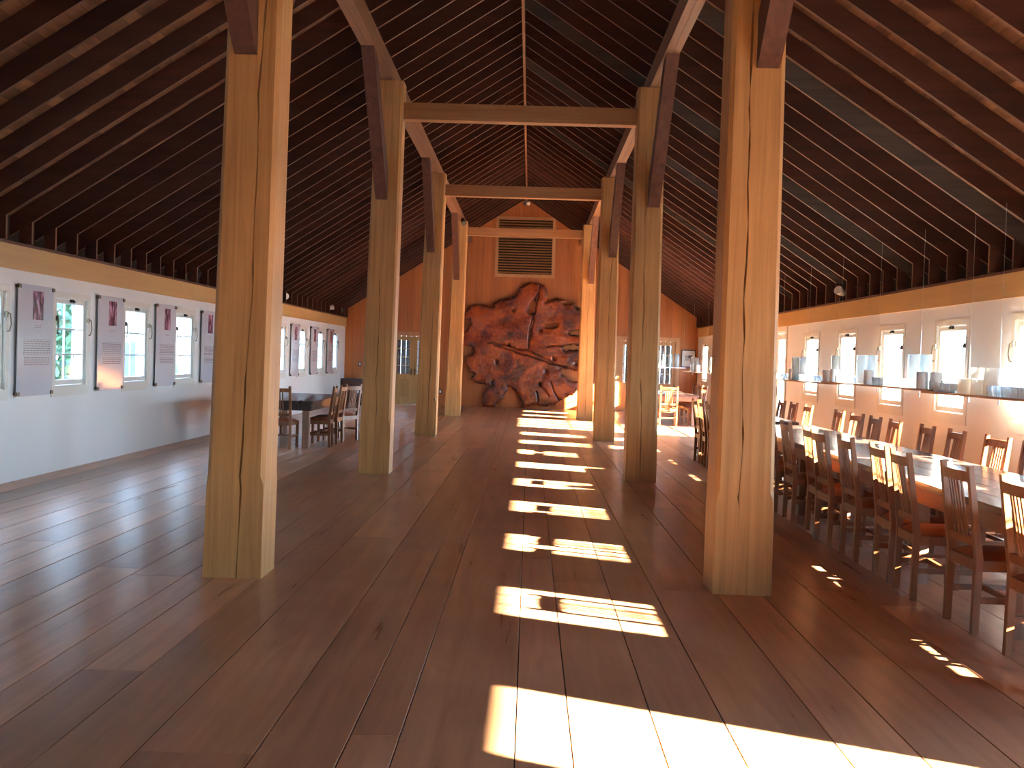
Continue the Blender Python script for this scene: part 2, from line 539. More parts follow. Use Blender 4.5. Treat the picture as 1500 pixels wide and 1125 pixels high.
# vertical boards of the end wall
BW = 0.235
x = XL
while x < XR - 0.01:
    a, b = x + 0.0015, min(x + BW, XR) - 0.0015
    spans = [(0.0, None)]
    hit = [(d0, d1, t) for d0, d1, t in end_door if b > d0 - 0.03 and a < d1 + 0.03]
    cuts = sorted(set([a, b] + [min(max(v, a), b) for d in hit for v in d[:2]]))
    for p, q in zip(cuts[:-1], cuts[1:]):
        if q - p < 0.01: continue
        zb = 0.0
        for d0, d1, t in hit:
            if p >= d0 - 1e-6 and q <= d1 + 1e-6: zb = t
        tz = lambda u: APEX + 0.22 - SLOPE * abs(u)
        poly = [(p, zb), (q, zb), (q, tz(q))]
        if p < 0 < q: poly.append((0, tz(0)))
        poly.append((p, tz(p)))
        mb = MB().prism([(u - p, w) for u, w in poly], 'Y', 0, 0.022)
        mb.build('wall_board', M_endboard, end_wall, (p, YE, 0))
    x += BW

# ------------------------------------------------------------------ floor
floor = tag(MB().box(XL - 0.02, XR + 0.02, Y0, YE + 0.02, -0.12, -0.028).build('floor', M_subfloor),
            'polished wide plank wooden floor running down the hall', 'floor', kind='structure')
seams = [XL, -5.20, -4.89, -4.62, -4.29, -4.02, -3.66, -3.38, -3.02, -2.71, -2.425, -2.04, -1.852, -1.557, -1.222, -0.77, -0.442, -0.243,
         0.229, 0.453, 0.819, 1.127, 1.548, 1.90, 2.24, 2.60, 2.88, 3.25, 3.60, 3.90, 4.26, 4.55, 4.90, 5.16, XR]
seams = [-5.50, -5.16, -4.80, -4.48, -4.10, -3.76, -3.40, -3.08, -2.74, -2.42, -2.06, -1.85, -1.555, -1.22, -0.77, -0.44, -0.24,
         0.229, 0.455, 0.82, 1.13, 1.55, 1.86, 2.22, 2.58, 2.90, 3.26, 3.62, 3.95, 4.31, 4.66, 5.02, XR]
for i in range(len(seams) - 1):
    a, b = seams[i], seams[i + 1]
    ys = [Y0]
    y = random.uniform(3.2, 6.8) if i % 2 else random.uniform(5.5, 9.5)
    while y < YE - 1.8:
        ys.append(y)
        y += random.uniform(3.8, 5.6)
    ys.append(YE)
    for p, q in zip(ys[:-1], ys[1:]):
        g = 0.0030
        dz = random.uniform(-0.0004, 0.0004)
        MB().cbox(0, b - a - 2 * g, 0, q - p - 0.003, -0.028, 0.0 + dz, 0.0010).build('plank', M_floor, floor, (a + g, p + 0.0015, 0))

# ------------------------------------------------------------------ trim boards under the rafters
def frieze(n, x, s, label):
    t = empty('trim_%d' % n, (x, Y0, BAND_B))
    tag(t, label, 'trim', kind='structure')
    x0, x1 = (0, 0.03) if s > 0 else (-0.03, 0)
    L_ = YE - Y0
    k = 0.0
    while k < L_ - 0.01:
        e = min(k + 4.88, L_)
        MB().box(x0, x1, 0.001, e - k - 0.001, 0, BAND_T - BAND_B).build('frieze_board', M_frieze, t, (0, k, 0))
        k = e
    a, b = (-T, 0.045) if s > 0 else (-0.045, T)
    MB().box(a, b, 0, L_, 0, 0.03).build('top_plate', M_brace, t, (0, 0, BAND_T - BAND_B))
    return t


frieze(1, XL, 1, 'pale varnished frieze board above the white panelled wall')
frieze(2, XR, -1, 'pale varnished frieze board above the sunny wall')

# ------------------------------------------------------------------ roof
ceiling = empty('ceiling', (0, 0, BAND_T))
tag(ceiling, 'steep open timber roof of dark rafters under boards', 'ceiling', kind='structure')
CZ = -BAND_T
RD = 0.23      # rafter depth, measured straight down
ang = math.atan(SLOPE)
PLATE = BAND_T + 0.03
EAVE = 6.05


def rafter_mesh(s, mat, xi):
    z = lambda x: APEX - SLOPE * x
    poly = [(0.02 * s, z(0.02)), (EAVE * s, z(EAVE)), (EAVE * s, z(EAVE) + RD), (0.02 * s, z(0.02) + RD)]
    me = MB().prism(poly, 'Y', -0.019, 0.019).mesh('rafter', mat)
    me.materials.append(M_rafter_lit_edge)
    me.polygons[2].material_index = 1            # lower edge paler, floor bounce light painted in
    return me


def stud_mesh(s, xi):
    x0, x1 = sorted((xi - 0.0 * s, xi - 0.14 * s))
    zz = lambda x: APEX - SLOPE * abs(x)
    lo = PLATE
    poly = [(x0, lo), (x1, lo), (x1, zz(x1) + 0.02), (x0, zz(x0) + 0.02)]
    me = MB().prism(poly, 'Y', -0.019, 0.019).mesh('knee_stud', M_rafter)
    me.materials.append(M_rafter_lit_edge)
    me.polygons[3 if s < 0 else 5].material_index = 1  # room-facing stud edge gets the same painted-in light
    return me


for s, xi, ystart in ((-1, XL - 0.04, 12.25), (1, XR + 0.04, 11.68)):
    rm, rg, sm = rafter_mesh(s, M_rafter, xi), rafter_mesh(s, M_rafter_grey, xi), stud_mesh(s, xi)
    k0 = math.ceil((Y0 + 0.1 - ystart) / 0.61)
    y = ystart + 0.61 * k0
    k = k0
    while y < YE - 0.05:
        grey = (s > 0 and k in (0, 6, 11, 17)) or (s < 0 and k in (-20,))
        dz = random.uniform(-0.006, 0.006)
        link('rafter', rg if grey else rm, ceiling, (0, y, CZ + dz))
        link('knee_stud', sm, ceiling, (0, y + 0.0, CZ))
        y += 0.61; k += 1
    # boards lying on the rafters, along the hall
    w = 0.142
    ux = math.cos(ang)
    n = int(EAVE / (w * ux)) + 1
    bmsh = MB().box(0.001, w - 0.003, Y0, YE + T, 0, 0.022).mesh('roof_board', M_board)
    for i in range(n):
        xx = i * w * ux
        rot = (0, ang, 0) if s > 0 else (0, math.pi - ang, 0)
        o = link('roof_board', bmsh, ceiling, (s * xx, 0, APEX + RD - SLOPE * xx + CZ + (0.0 if s > 0 else 0.022)), rot)
    # closing boards behind the knee studs
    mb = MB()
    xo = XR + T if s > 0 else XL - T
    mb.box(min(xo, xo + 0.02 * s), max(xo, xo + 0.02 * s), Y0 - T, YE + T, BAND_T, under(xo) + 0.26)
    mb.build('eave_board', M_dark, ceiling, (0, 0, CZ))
MB().box(-0.019, 0.019, Y0, YE, APEX - 0.075, APEX + RD + 0.02).build('ridge_board', M_purlin, ceiling, (0, 0, CZ))
# roof cover so that no daylight leaks between the boards
mb = MB()
zt = APEX + RD + 0.06
for s in (-1, 1):
    mb.prism([(0, zt), (s * 6.1, zt - SLOPE * 6.1), (s * 6.1, zt - SLOPE * 6.1 + 0.05), (0, zt + 0.05)], 'Y', Y0 - 0.3, YE + 0.5)
mb.build('roof_cover', M_dark, ceiling, (0, 0, CZ))

# ------------------------------------------------------------------ timber posts, purlins and ties
POST_Y = [7.34, 14.05, 21.02, 28.40]
POST_X = [(-1.735, -1.66), (1.715, 1.70)]     # at the foot, at the head
POST_TOP = 5.06
PW0, PW1 = 0.40, 0.35
PD = 0.385


def post_mesh(x0, x1, seed):
    rnd = random.Random(seed)
    zs = [0.0, 0.3, 0.60, 0.655, 0.70] + [0.70 + (POST_TOP - 0.70) * i / 34 for i in range(1, 35)]
    c0 = rnd.uniform(-0.05, 0.05)
    mb = MB()
    rings = []
    drift = 0.0
    lo, hi = (-0.1 if seed in (0, 12) else rnd.uniform(0.0, 0.4)), rnd.uniform(3.6, 4.6)
    second = rnd.uniform(0.2, 1.0)
    for z in zs:
        t = z / POST_TOP
        cx = x0 + (x1 - x0) * t - x0
        hw = (PW0 + (PW1 - PW0) * t) / 2
        hd = PD / 2 * (1 - 0.08 * t)
        ch = 0.004 if z <= 0.60 else (0.012 if z < 0.69 else 0.028)
        drift += rnd.uniform(-0.011, 0.011)
        drift *= 0.95
        cc = c0 + drift
        cw = 0.0
        if lo < z < hi:
            cw = (0.0018 + 0.0068 * rnd.random() ** 1.5) * (1.0 if rnd.random() > 0.2 else 0.1)
        yf = -hd
        ring = [(cx - hw, yf + ch, z), (cx - hw + ch, yf, z),
                (cx + cc - cw - 0.0004, yf, z), (cx + cc, yf + cw * 5 + 0.0002, z), (cx + cc + cw + 0.0004, yf, z),
                (cx + hw - ch, yf, z), (cx + hw, yf + ch, z), (cx + hw, hd - ch, z), (cx + hw - ch, hd, z),
                (cx - hw + ch, hd, z), (cx - hw, hd - ch, z)]
        rings.append(len(mb.v)); mb.v += ring
    n = 11
    for a, b in zip(rings[:-1], rings[1:]):
        for k in range(n):
            j = (k + 1) % n
            mb.f.append((a + k, a + j, b + j, b + k))
    mb.f.append(tuple(range(rings[-1], rings[-1] + n)))
    mb.f.append(tuple(range(rings[0] + n - 1, rings[0] - 1, -1)))
    return mb


for i, y in enumerate(POST_Y):
    for j, (xf, xh) in enumerate(POST_X):
        side = 'window panel' if j == 0 else 'dining table'
        lab = ('tall pale timber post on the %s side, %s' % (side, ['nearest to the viewer', 'second from the viewer', 'third from the viewer', 'closest to the burl slab']
               [i]))
        p = tag(empty('timber_post', (xf, y + PD / 2, 0)), lab, 'post', 'timber posts along the hall')
        post_mesh(xf, xh, 11 * i + j).build('shaft', M_post, p)
        hx = xh - xf
        by = PD / 2
        # knee braces to the purlin, one each way along the hall
        bx = (-1.735 - xf + 0.0) if j == 0 else (1.765 - xf)
        if j == 0: bx = -1.725 - xf
        for d in (-1, 1):
            mb = MB()
            b0 = d * (by - 0.10)
            poly = [(b0, 3.53), (d * (by + 0.012), 3.53), (d * (by + 0.10), 3.60), (d * (by + 1.52), 5.08), (d * (by + 1.25), 5.08), (b0, 3.80)]
            mb.prism(poly, 'X', -0.075, 0.075)
            mb.build('brace', M_brace, p, (bx, 0, 0))

for j, (cx, lab) in enumerate(((-1.72, 'long double purlin beam over the posts on the window panel side'),
                               (1.755, 'long double purlin beam over the posts on the dining table side'))):
    t = tag(empty('purlin_beam', (cx, Y0, 5.07)), lab, 'beam', kind='thing')
    y = Y0
    ends = [POST_Y[0] + 0.2] + [p + 0.2 for p in POST_Y[1:]] + [YE]
    for e in ends:
        for s in (-1, 1):
            MB().box(s * 0.043 - 0.041, s * 0.043 + 0.041, 0.002, e - y - 0.002, 0, 0.235).build('beam_ply', M_purlin, t, (0, y - Y0, 0))
        y = e
for i, y in enumerate(POST_Y):
    yc = y + PD / 2
    t = MB().box(-1.50, 1.55, -0.085, 0.085, 0, 0.215)
    z = [4.59, 4.59, 4.64, 4.705][i]
    tag(t.build('tie_beam', M_tie, None, (0, yc, z)),
        'horizontal tie beam joining the %s pair of timber posts' % ['front', 'second', 'third', 'last'][i], 'beam', 'tie beams between the posts', 'thing')

# ------------------------------------------------------------------ windows (origin: inner wall face, middle of the sill; +x looks into the room)
def make_window(handle=True, bar=0.009):
    r = empty('window_1', (0, 0, 0))
    hw, h = WIN_W / 2, WIN_Z1 - WIN_Z0
    mb = MB()
    for a, b, c, d in ((-hw - 0.085, -hw, -0.12, h + 0.07), (hw, hw + 0.085, -0.12, h + 0.07), (-hw, hw, h, h + 0.07), (-hw, hw, -0.12, 0.0)):
        mb.box(0.0, 0.012, a, b, c, d)
    mb.build('casing', M_sash, r)
    mb = MB()
    for a, b, c, d in ((-hw, -hw + 0.012, 0, h), (hw - 0.012, hw, 0, h), (-hw, hw, h - 0.012, h), (-hw, hw, 0, 0.012)):
        mb.box(-T, 0.0, a, b, c, d)
    mb.build('jamb', M_sash, r)
    sw, x0, x1 = 0.055, -0.052, -0.014
    a0, a1, z0, z1 = -hw + 0.016, hw - 0.016, 0.016, h - 0.016
    mb = MB()
    mb.box(x0, x1, a0, a0 + sw, z0, z1); mb.box(x0, x1, a1 - sw, a1, z0, z1)
    mb.box(x0, x1, a0 + sw, a1 - sw, z0, z0 + sw + 0.01); mb.box(x0, x1, a0 + sw, a1 - sw, z1 - sw, z1)
    mb.build('sash', M_sash, r)
    g0, g1, k0, k1 = a0 + sw, a1 - sw, z0 + sw + 0.01, z1 - sw
    pw, ph = (g1 - g0) / 3, (k1 - k0) / 3
    for i in (1, 2):
        MB().box(x0 + 0.006, x1 - 0.006, -bar, bar, k0, k1).build('muntin', M_sash, r, (0, g0 + i * pw, 0))
        MB().box(x0 + 0.006, x1 - 0.006, g0, g1, -bar, bar).build('muntin', M_sash, r, (0, 0, k0 + i * ph))
    pm = MB().box(-0.035, -0.031, 0.002, pw - 0.002, 0.002, ph - 0.002).mesh('pane', M_pane)
    for i in range(3):
        for k in range(3):
            link('pane', pm, r, (0, g0 + i * pw, k0 + k * ph))
    if handle:
        for s in (-1, 1):
            mb = MB()
            yb = s * (hw + 0.0)
            mb.box(0.0, 0.035, yb - 0.012, yb + 0.012, 0.80, 0.86)
            mb.path([(0.03, yb, 0.85), (0.05, yb + s * 0.03, 0.83), (0.055, yb + s * 0.04, 0.72), (0.045, yb + s * 0.03, 0.65), (0.03, yb + s * 0.01, 0.64)], 0.007, 6)
            mb.build('stay_handle', M_brass, r)
        mb = MB(); mb.box(-0.014, 0.02, -0.03, 0.03, h - 0.05, h - 0.012); mb.tube((0.02, 0, h - 0.03), (0.04, 0, h - 0.045), 0.012)
        mb.build('top_latch', M_iron, r)
    return r


wl = make_window(True, 0.009)
wr = make_window(True, 0.006)
n_win = 0
vis_l = [y for y in left_win if y > 9]
vis_r = [y for y in right_win if y > 9]
for side, lst, proto in ((-1, left_win, wl), (1, right_win, wr)):
    vis = vis_l if side < 0 else vis_r
    for i, y in enumerate(lst):
        o = proto if i == 0 else copy_tree(proto)
        n_win += 1
        o.name = 'window_%d' % n_win
        o.location = (XL if side < 0 else XR, y + WIN_W / 2, WIN_Z0)
        o.rotation_euler = (0, 0, 0 if side < 0 else math.pi)
        if y > 9:
            k = vis.index(y)
            lab = ('%s nine-pane window along the panelled wall, counted from the viewer' if side < 0 else
                   '%s bright nine-pane window along the sunny wall, counted from the viewer') % ordinal(k)
        else:
            lab = 'nine-pane window in the %s wall beside or behind the viewer' % ('panelled' if side < 0 else 'sunny')
        tag(o, lab, 'window', 'windows of the panelled wall' if side < 0 else 'windows of the sunny wall', 'structure')


def portal(loc, sx, sy, rot):
    l = bpy.data.lights.new('window_portal', 'AREA')
    l.shape = 'RECTANGLE'; l.size = sx; l.size_y = sy
    l.cycles.is_portal = True
    o = bpy.data.objects.new('window_portal', l)
    COL.objects.link(o); o.location = loc; o.rotation_euler = rot


zc = (WIN_Z0 + WIN_Z1) / 2
for y in left_win:
    portal((XL - T - 0.03, y + WIN_W / 2, zc), WIN_Z1 - WIN_Z0, WIN_W, (0, -math.pi / 2, 0))
for y in right_win:
    portal((XR + T + 0.03, y + WIN_W / 2, zc), WIN_Z1 - WIN_Z0, WIN_W, (0, math.pi / 2, 0))
for a, b, t in right_door:
    portal((XR + T + 0.03, (a + b) / 2, t / 2), t, b - a, (0, math.pi / 2, 0))
for a, b, t in back_door:
    portal(((a + b) / 2, Y0 - T - 0.03, t / 2), b - a, t, (math.pi / 2, 0, 0))

# ------------------------------------------------------------------ doors
# local frame: x across the opening from 0 to w, y into the room negative, z up
def make_door(n, w, h, leaves, cols, rows, glass_from, frame_mat, leaf_mat, loc, rz, label, panel=True):
    r = tag(empty('door_%d' % n, loc, rz), label, 'door', kind='structure')
    mb = MB()
    c = 0.10
    for a, b, z0, z1 in ((-c, 0.0, 0, h + c), (w, w + c, 0, h + c), (0, w, h, h + c)):
        mb.box(a, b, -0.022, 0.0, z0, z1)
    mb.build('door_casing', frame_mat, r)
    mb = MB()
    mb.box(0, 0.03, 0, T, 0, h); mb.box(w - 0.03, w, 0, T, 0, h); mb.box(0.03, w - 0.03, 0, T, h - 0.03, h)
    mb.build('door_jamb', frame_mat, r)
    lw = (w - 0.06) / leaves
    for k in range(leaves):
        x0, x1 = 0.03 + k * lw + 0.003, 0.03 + (k + 1) * lw - 0.003
        ya, yb = 0.05, 0.09
        st = 0.11
        mb = MB()
        mb.box(x0, x0 + st, ya, yb, 0.01, h - 0.035); mb.box(x1 - st, x1, ya, yb, 0.01, h - 0.035)
        mb.box(x0 + st, x1 - st, ya, yb, h - 0.16, h - 0.035)
        mb.box(x0 + st, x1 - st, ya, yb, 0.01, 0.24)
        if glass_from > 0.3: mb.box(x0 + st, x1 - st, ya, yb, glass_from - 0.15, glass_from)
        leaf = mb.build('leaf', leaf_mat, r)
        if glass_from > 0.3:
            MB().box(x0 + st, x1 - st, ya + 0.012, yb - 0.012, 0.24, glass_from - 0.15).build('panel', leaf_mat, leaf)
            g0 = glass_from
        else:
            g0 = 0.24
        ga, gb, g1 = x0 + st, x1 - st, h - 0.16
        pw, ph = (gb - ga) / cols, (g1 - g0) / rows
        for i in range(1, cols):
            MB().box(-0.011, 0.011, ya + 0.006, yb - 0.006, g0, g1).build('muntin', leaf_mat, leaf, (ga + i * pw, 0, 0))
        for i in range(1, rows):
            MB().box(ga, gb, ya + 0.006, yb - 0.006, -0.011, 0.011).build('muntin', leaf_mat, leaf, (0, 0, g0 + i * ph))
        pm = MB().box(0.002, pw - 0.002, 0.068, 0.072, 0.002, ph - 0.002).mesh('pane', M_pane)
        for i in range(cols):
            for j in range(rows):
                link('pane', pm, leaf, (ga + i * pw, 0, g0 + j * ph))
        hx = x1 - 0.05 if k % 2 == 0 else x0 + 0.05
        mb = MB(); mb.box(hx - 0.02, hx + 0.02, ya - 0.008, ya, 0.92, 1.12); mb.tube((hx, ya, 1.03), (hx, ya - 0.05, 1.03), 0.01)
        mb.tube((hx, ya - 0.05, 1.03), (hx - 0.09 * (1 if k % 2 == 0 else -1), ya - 0.05, 1.03), 0.009)
        mb.build('door_handle', M_brass, leaf)
    return r


a, b, t = end_door[0]
make_door(1, b - a, t, 2, 3, 4, 0.95, M_casing, M_doorwood, (a, YE, 0), 0, 'glazed double wooden door in the far wall on the window panel side')
a, b, t = end_door[1]
make_door(2, b - a, t, 2, 3, 4, 0.90, M_casing, M_casing, (a, YE, 0), 0, 'glazed double wooden door in the far wall near the sunny tables')
a, b, t = right_door[0]
make_door(3, b - a, t, 1, 1, 1, 0.0, M_sash, M_sash, (XR, b, 0), -math.pi / 2, 'glazed door in the sunny wall beside the viewer')
a, b, t = right_door[1]
make_door(4, b - a, t, 4, 2, 4, 0.0, M_sash, M_sash, (XR, b, 0), -math.pi / 2, 'tall row of glazed doors in the sunny wall past the shelf')
a, b, t = back_door[0]
make_door(5, b - a, t, 1, 2, 4, 0.0, M_sash, M_sash, (b, Y0, 0), math.pi, 'glazed door behind the viewer')

# ------------------------------------------------------------------ hanging panels on the left wall
post_y = [12.06, 14.32, 16.57, 18.88, 21.3, 23.7, 26.0, 28.36, 30.68]


def make_poster():
    r = empty('display_panel', (0, 0, 0))
    W, H = 0.90, 1.27
    MB().box(0.030, 0.038, -W / 2, W / 2, 0, H).build('acrylic_sheet', M_poster, r)
    MB().box(0, 0.0012, -0.135, 0.135, -0.165, 0.165).build('photo_print', M_print, r, (0.0385, 0.045, 1.04))
    MB().box(0, 0.0012, -0.10, 0.10, -0.013, 0.013).build('printed_title', M_text, r, (0.0385, 0.045, 0.80))
    MB().box(0, 0.0012, -0.08, 0.08, -0.010, 0.010).build('printed_title', M_text, r, (0.0385, 0.045, 0.735))
    MB().box(0, 0.0012, -0.34, 0.34, -0.09, 0.09).build('printed_text', M_text, r, (0.0385, 0.04, 0.56))
    MB().box(0, 0.0012, -0.32, 0.32, -0.052, 0.052).build('printed_text', M_text, r, (0.0385, 0.04, 0.40))
    for sy in (-1, 1):
        for z in (0.03, H - 0.03):
            mb = MB().tube((0, 0, 0), (0.05, 0, 0), 0.016, 0.016, 12)
            mb.box(0.036, 0.052, -0.03, 0.03, -0.022, 0.022)
            mb.build('standoff', M_brass, r, (0, sy * (W / 2 - 0.02), z))
    return r


pp = make_poster()
for i, y in enumerate(post_y):
    o = pp if i == 0 else copy_tree(pp)
    o.location = (XL + 0.004, y + 0.45, 0.945)
    tag(o, '%s grey acrylic display panel with purple photo along the wall, counted from the viewer' % ordinal(i), 'panel', 'display panels on the wall')

# ------------------------------------------------------------------ burl slab on the end wall
OUT = [(0.18, 3.88), (0.29, 3.9), (0.45, 3.88), (0.55, 3.81), (0.65, 3.79), (0.72, 3.66), (0.72, 3.44), (0.7, 3.3), (0.86, 3.37), (1.09, 3.39), (1.31, 3.38), (1.33, 3.32), (1.25, 3.26), (1.39, 3.25), (1.49, 3.29), (1.58, 3.25), (1.63, 3.14), (1.72, 3.16), (1.82, 3.08), (1.91, 2.89), (1.96, 2.66), (1.9, 2.48), (1.75, 2.46), (1.42, 2.41), (1.46, 2.35), (1.67, 2.32), (1.91, 2.3), (1.98, 2.15), (1.92, 2.0), (1.72, 1.99), (1.29, 1.97), (1.27, 1.89), (1.34, 1.84), (1.76, 1.87), (1.92, 1.85), (1.97, 1.64), (1.96, 1.41), (1.89, 1.17), (1.55, 1.23), (1.18, 1.23), (1.28, 1.07), (1.48, 0.96), (1.74, 0.86), (1.75, 0.58), (1.58, 0.43), (1.38, 0.47), (1.31, 0.29), (1.19, 0.23), (1.08, 0.12), (0.8, 0.1), (0.57, 0.07), (0.49, 0.14), (0.26, 0.06), (0.14, 0.01), (0.02, 0.05), (-0.01, 0.25), (-0.07, 0.4), (-0.19, 0.52), (-0.31, 0.63), (-0.39, 0.63), (-0.46, 0.43), (-0.57, 0.23), (-0.63, 0.13), (-0.8, 0.03), (-1.0, 0.01), (-1.16, 0.05), (-1.2, 0.21), (-1.17, 0.41), (-1.06, 0.59), (-0.86, 0.69), (-1.18, 0.68), (-1.38, 0.73), (-1.56, 0.89), (-1.5, 1.02), (-1.6, 1.1), (-1.75, 1.29), (-1.77, 1.45), (-1.68, 1.57), (-1.52, 1.61), (-1.48, 1.77), (-1.6, 1.89), (-1.84, 1.9), (-1.94, 1.99), (-1.97, 2.15), (-1.89, 2.27), (-1.74, 2.39), (-1.62, 2.55), (-1.67, 2.67), (-1.83, 2.74), (-1.85, 2.9), (-1.72, 3.02), (-1.56, 3.14), (-1.33, 3.19), (-1.17, 3.15), (-0.97, 3.1), (-0.82, 3.3), (-0.67, 3.38), (-0.36, 3.41), (-0.28, 3.43), (-0.17, 3.65), (0.02, 3.79)]
HOLES = [[(0.16, 3.0), (0.22, 3.23), (0.31, 3.35), (0.34, 3.2), (0.32, 3.0), (0.23, 2.91)], [(0.67, 2.54), (0.72, 2.61), (0.92, 2.65), (1.08, 2.63), (1.04, 2.55), (0.84, 2.5)]]
CRACKS = [[(0.49, 3.81), (0.35, 3.39), (0.29, 2.88), (0.19, 2.37), (0.18, 1.86)], [(-1.06, 2.0), (-0.43, 1.94), (-0.19, 1.83), (0.18, 1.8), (0.52, 1.64), (1.0, 1.42), (1.75, 1.18)], [(0.55, 0.77), (0.75, 0.58), (0.87, 0.41)], [(0.9, 0.86), (1.02, 0.55), (1.19, 0.24)], [(0.48, 0.54), (0.54, 0.26)], [(0.75, 1.92), (0.98, 1.97), (1.29, 1.95)]]
DOTS = [(-0.29, 3.02), (-0.89, 0.79), (0.77, 1.17), (-0.41, 1.94), (0.99, 1.57), (1.68, 1.44), (0.55, 2.44), (-0.77, 1.4), (0.59, 0.76)]


def roughen(poly, rnd, amp=0.036, step=0.045):
    out = []
    for (a, b), (c, d) in zip(poly, poly[1:] + poly[:1]):
        n = max(1, int(math.hypot(c - a, d - b) / step))
        for i in range(n):
            t = i / n
            out.append((a + (c - a) * t + rnd.uniform(-amp, amp), max(0.004, b + (d - b) * t + rnd.uniform(-amp, amp))))
    return out


def seg_dist(px, pz, poly, closed=True):
    d = np.full(px.shape, 9.0)
    pairs = list(zip(poly[:-1], poly[1:])) + ([(poly[-1], poly[0])] if closed else [])
    for (a, b), (c, e) in pairs:
        vx, vz = c - a, e - b
        t = np.clip(((px - a) * vx + (pz - b) * vz) / (vx * vx + vz * vz + 1e-12), 0, 1)
        d = np.minimum(d, np.hypot(px - a - t * vx, pz - b - t * vz))
    return d


def inside(px, pz, poly):
    r = np.zeros(px.shape, bool)
    for (a, b), (c, e) in zip(poly, poly[1:] + poly[:1]):
        cond = ((b > pz) != (e > pz))
        with np.errstate(divide='ignore', invalid='ignore'):
            xi = (c - a) * (pz - b) / (e - b + 1e-12) + a
        r ^= cond & (px < xi)
    return r


def make_burl():
    rnd = random.Random(3)
    poly = roughen(OUT, rnd)
    cell = 0.022
    gx = np.arange(-2.05, 2.06, cell); gz = np.arange(0.004, 3.96, cell)
    PX, PZ = np.meshgrid(gx, gz, indexing='ij')
    ins = inside(PX, PZ, poly)
    for h in HOLES:
        ins &= ~inside(PX, PZ, roughen(h, rnd, 0.012, 0.04))
    dist = seg_dist(PX, PZ, poly)
    for h in HOLES:
        dist = np.minimum(dist, seg_dist(PX, PZ, h))
    dcr = np.full(PX.shape, 9.0)
    for c in CRACKS:
        dcr = np.minimum(dcr, seg_dist(PX, PZ, roughen(c, rnd, 0.018, 0.07)[:-2] if len(c) > 3 else c, False))
    ddot = np.full(PX.shape, 9.0)
    for a, b in DOTS:
        ddot = np.minimum(ddot, np.hypot(PX - a, (PZ - b) * 0.75))
    # smooth random relief
    def field(n, s):
        r = np.random.RandomState(s).rand(n + 3, n + 3)
        u = (PX + 2.05) / 4.11 * n; v = PZ / 3.96 * n
        i, j = u.astype(int), v.astype(int); fu, fv = u - i, v - j
        fu, fv = fu * fu * (3 - 2 * fu), fv * fv * (3 - 2 * fv)
        return (r[i, j] * (1 - fu) * (1 - fv) + r[i + 1, j] * fu * (1 - fv) + r[i, j + 1] * (1 - fu) * fv + r[i + 1, j + 1] * fu * fv)
    rel = 0.035 * field(7, 1) + 0.016 * field(18, 2) + 0.010 * field(60, 3)
    th = 0.06 + 0.06 * (1 - np.exp(-dist / 0.03)) + rel
    th -= 0.09 * np.exp(-(dcr / 0.015) ** 2)
    th -= 0.09 * np.exp(-(ddot / 0.05) ** 2)
    bark = np.exp(-(dist / 0.075) ** 2) * np.clip(1.9 * field(26, 5) - 0.45, 0, 1)
    bark = np.clip(bark + 0.9 * np.exp(-(dcr / 0.014) ** 2) + 0.95 * np.exp(-(ddot / 0.04) ** 2), 0, 1)
    idx = -np.ones(PX.shape, int)
    cells = ins[:-1, :-1] & ins[1:, :-1] & ins[:-1, 1:] & ins[1:, 1:]
    use = np.zeros(PX.shape, bool)
    use[:-1, :-1] |= cells; use[1:, :-1] |= cells; use[:-1, 1:] |= cells; use[1:, 1:] |= cells
    n = use.sum(); idx[use] = np.arange(n)
    front = np.stack([PX[use], -th[use], PZ[use]], 1)
    back = np.stack([PX[use], np.zeros(n), PZ[use]], 1)
    faces = []
    ci, cj = np.nonzero(cells)
    for i, j in zip(ci, cj):
        a, b, c, d = idx[i, j], idx[i + 1, j], idx[i + 1, j + 1], idx[i, j + 1]
        faces.append((a, b, c, d))
        for (p, q), (di, dj) in (((a, b), (0, -1)), ((b, c), (1, 0)), ((c, d), (0, 1)), ((d, a), (-1, 0))):
            ii, jj = i + di, j + dj
            if ii < 0 or jj < 0 or ii >= cells.shape[0] or jj >= cells.shape[1] or not cells[ii, jj]:
                faces.append((q, p, p + n, q + n))
    me = bpy.data.meshes.new('burl_slab')
    me.from_pydata(np.vstack([front, back]).tolist(), [], faces)
    at = me.attributes.new('bark', 'FLOAT', 'POINT')
    at.data.foreach_set('value', np.concatenate([bark[use], np.ones(n)]).astype(np.float32))
    me.materials.append(M_burl)
    me.polygons.foreach_set('use_smooth', [len(f) == 4 and f[2] < n for f in faces])
    me.update()
    return me


tag(link('burl_slab', make_burl(), None, (0, YE - 0.06, 0)), 'giant reddish redwood burl slab with cracks and bark edge leaning on the far wall', 'burl slab')

# ------------------------------------------------------------------ louvred vent, fittings on the end wall
v = tag(empty('louvre_vent', (0, YE, 4.04)), 'wooden louvred vent high in the far gable', 'vent')
mb = MB()
for a, b, z0, z1 in ((-0.92, -0.83, 0, 1.86), (0.83, 0.92, 0, 1.86), (-0.83, 0.83, 0, 0.10), (-0.83, 0.83, 1.77, 1.86)):
    mb.box(a, b, -0.055, 0.0, z0, z1)
mb.build('vent_frame', M_casing, v)
MB().box(-0.83, 0.83, -0.006, -0.001, 0.10, 1.77).build('vent_back', M_dark, v)
sl = MB().prism([(-0.052, -0.034), (-0.045, -0.034), (-0.008, 0.012), (-0.015, 0.012)], 'X', -0.829, 0.829).mesh('slat', M_casing)
for i in range(20):
    link('slat', sl, v, (0, 0, 0.155 + i * 0.082))

